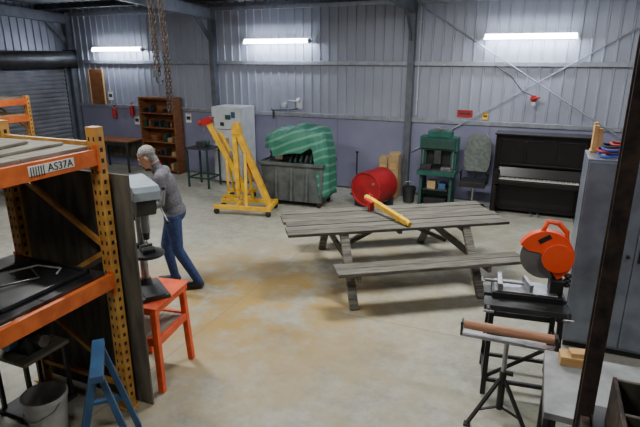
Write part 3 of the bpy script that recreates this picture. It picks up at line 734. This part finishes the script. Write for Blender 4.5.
# ================= MAN =================
def man():
    o=M();S=m_jumper
    V=Vector
    for s,knee,ank,toe in ((1,(-.03,.105,.50),(-.24,.12,.10),(-.06,.13,.045)),(-1,(.13,-.10,.50),(.06,-.11,.09),(.24,-.13,.04))):
        o.cap((0,s*.088,.90),.105,knee,.068,S);o.cap(knee,.068,ank,.052,S)
        o.cap((ank[0],ank[1],ank[2]),.05,(ank[0]-.03,ank[1],.045),.044,S);o.cap((ank[0]-.02,ank[1],.045),.043,toe,.038,S)
    o.ell((-.015,0,.95),(.135,.175,.14),S,n=24,k=14);o.ell((.02,0,1.08),(.13,.165,.17),S,(0,10,0),n=24,k=14)
    o.ell((.065,0,1.27),(.13,.19,.19),S,(0,16,0),n=24,k=14)
    o.cap((.08,.12,1.40),.075,(.08,-.12,1.40),.075,S);o.cap((.09,0,1.39),.085,(.17,0,1.51),.06,S)
    hands=[]
    for s in(1,-1):
        sh=V((.09,s*.185,1.385));el=V((.09,s*.265,1.12));wr=V((.32,s*.17,1.02))
        o.cap(sh,.072,el,.052,S);o.cap(el,.052,wr,.036,S)
        d=(wr-el).normalized();side=V((0,-s,0));side=(side-d*side.dot(d)).normalized();up=d.cross(side)*1.0
        if up.z<0: up=-up
        o.cap(wr,.027,wr+d*.02,.026,S)
        for q in(-.027,-.009,.009,.027): o.cap(wr+d*.02+up*q*.7,.017,wr+d*.085+up*q,.0125,S,n=8)
        for q,L in((.030,.040),(.010,.046),(-.010,.043),(-.029,.034)):
            a=wr+d*.088+up*q;b=a+(d*.85+side*.35)*L;c=b+(d*.3+side*.8)*L*.75
            o.cap(a,.0105,b,.0095,S,n=8);o.cap(b,.0095,c,.008,S,n=8)
        a=wr+d*.03+up*.028;b=a+(d*.5+up*.6+side*.3)*.045;c=b+(d*.8+side*.3+up*.1)*.035
        o.cap(a,.014,b,.0115,S,n=8);o.cap(b,.0115,c,.009,S,n=8)
        hands.append((wr,d))
    hc=V((.245,0,1.595));tl=R(30)
    fw=V((math.cos(tl),0,-math.sin(tl)));up=V((math.sin(tl),0,math.cos(tl)));lf=V((0,1,0))
    def hp(a,b,c): return hc+fw*a+lf*b+up*c
    dg=math.degrees(tl)
    o.ell(hp(-.012,0,.025),(.098,.078,.092),S,(0,dg,0),n=24,k=16)
    o.ell(hp(.025,0,-.04),(.068,.062,.078),S,(0,dg,0),n=20,k=12)
    o.ell(hp(.055,0,-.095),(.03,.032,.026),S,(0,dg,0));
    o.cap(hp(.085,0,.005),.011,hp(.108,0,-.032),.014,S,n=10)
    o.ell(hp(.080,0,.018),(.02,.05,.012),S,(0,dg,0))
    o.ell(hp(.080,0,-.068),(.018,.026,.008),S,(0,dg,0))
    for s in(-1,1): o.ell(hp(-.005,s*.080,-.01),(.020,.012,.034),S,(0,dg,0),n=12)
    o.ell(hp(-.03,0,.04),(.098,.087,.090),S,(0,dg,0),n=24,k=16)
    o.cap(hp(-.05,0,-.05),.06,(.15,0,1.48),.064,S)
    ob=o.done('man',bevel=0)
    rm=ob.modifiers.new('r','REMESH');rm.mode='VOXEL';rm.voxel_size=.0075
    sm=ob.modifiers.new('s','SMOOTH');sm.iterations=3;sm.factor=.5
    dgp=bpy.context.evaluated_depsgraph_get();dgp.update()
    me=bpy.data.meshes.new_from_object(ob.evaluated_get(dgp));ob.modifiers.clear();ob.data=me
    me.materials.clear()
    for m in(m_jumper,m_jeans,m_skin,m_hair,m_shoe): me.materials.append(m)
    for pg in me.polygons:
        c=pg.center;k=0;h=c-hc;a=h.dot(fw);b=h.dot(lf);u=h.dot(up)
        isarm=False
        for wr,d in hands:
            if abs(c.y-wr.y)<.16 and c.x>.17 and c.z<1.16: isarm=True
        if abs(c.y)>.2 and c.z>.97: isarm=True
        if c.z<.93+.12*max(0,-c.x) and not isarm: k=1
        if c.z<.075: k=4
        for wr,d in hands:
            if (c-wr).dot(d)>-.005 and (c-wr).length<.22 and c.x>.28 and c.z<1.15: k=2
        if h.length<.17 and c.z>1.47:
            k=2
            if (a<-.02 and u>-.085) or (u>.055 and a<.06): k=3
            if a<.005 and u>-.0 : k=3
            if abs(b)>.083 and abs(a)<.03 and -.05<u<.03: k=2
            if u<-.10 and a<0: k=0
        pg.material_index=k;pg.use_smooth=True
    e=M()
    for s in(-1,1):
        e.ell(hp(.073,s*.031,.002),(.010,.012,.008),m_paper,(0,dg,0),n=10,k=6);e.ell(hp(.081,s*.031,.002),(.004,.005,.005),m_black,n=8,k=6)
        e.box(hp(.083,s*.031,.024),(.008,.034,.007),m_hair,(0,dg,0))
    e.box(hp(.094,0,-.068),(.006,.036,.004),m_lip,(0,dg,0))
    ee=e.done('face_details',bevel=0);ee.parent=ob
    q=cp(-1.73,5.82);ob.location=(q.x,q.y,.003);ob.rotation_euler=(0,0,R(188+YAW))
    return ob
man()

# ================= CAMERA / WORLD =================
cam=bpy.data.cameras.new('camera');co=bpy.data.objects.new('camera',cam);bpy.context.collection.objects.link(co)
cam.sensor_width=36;cam.lens=516/640*36;co.location=(11.58,-10.12,2.7);co.rotation_euler=(R(73),0,R(YAW));cam.clip_start=.05
bpy.context.scene.camera=co
w=bpy.data.worlds.new('world');bpy.context.scene.world=w;w.use_nodes=True
w.node_tree.nodes['Background'].inputs[0].default_value=(.5,.55,.65,1);w.node_tree.nodes['Background'].inputs[1].default_value=.3
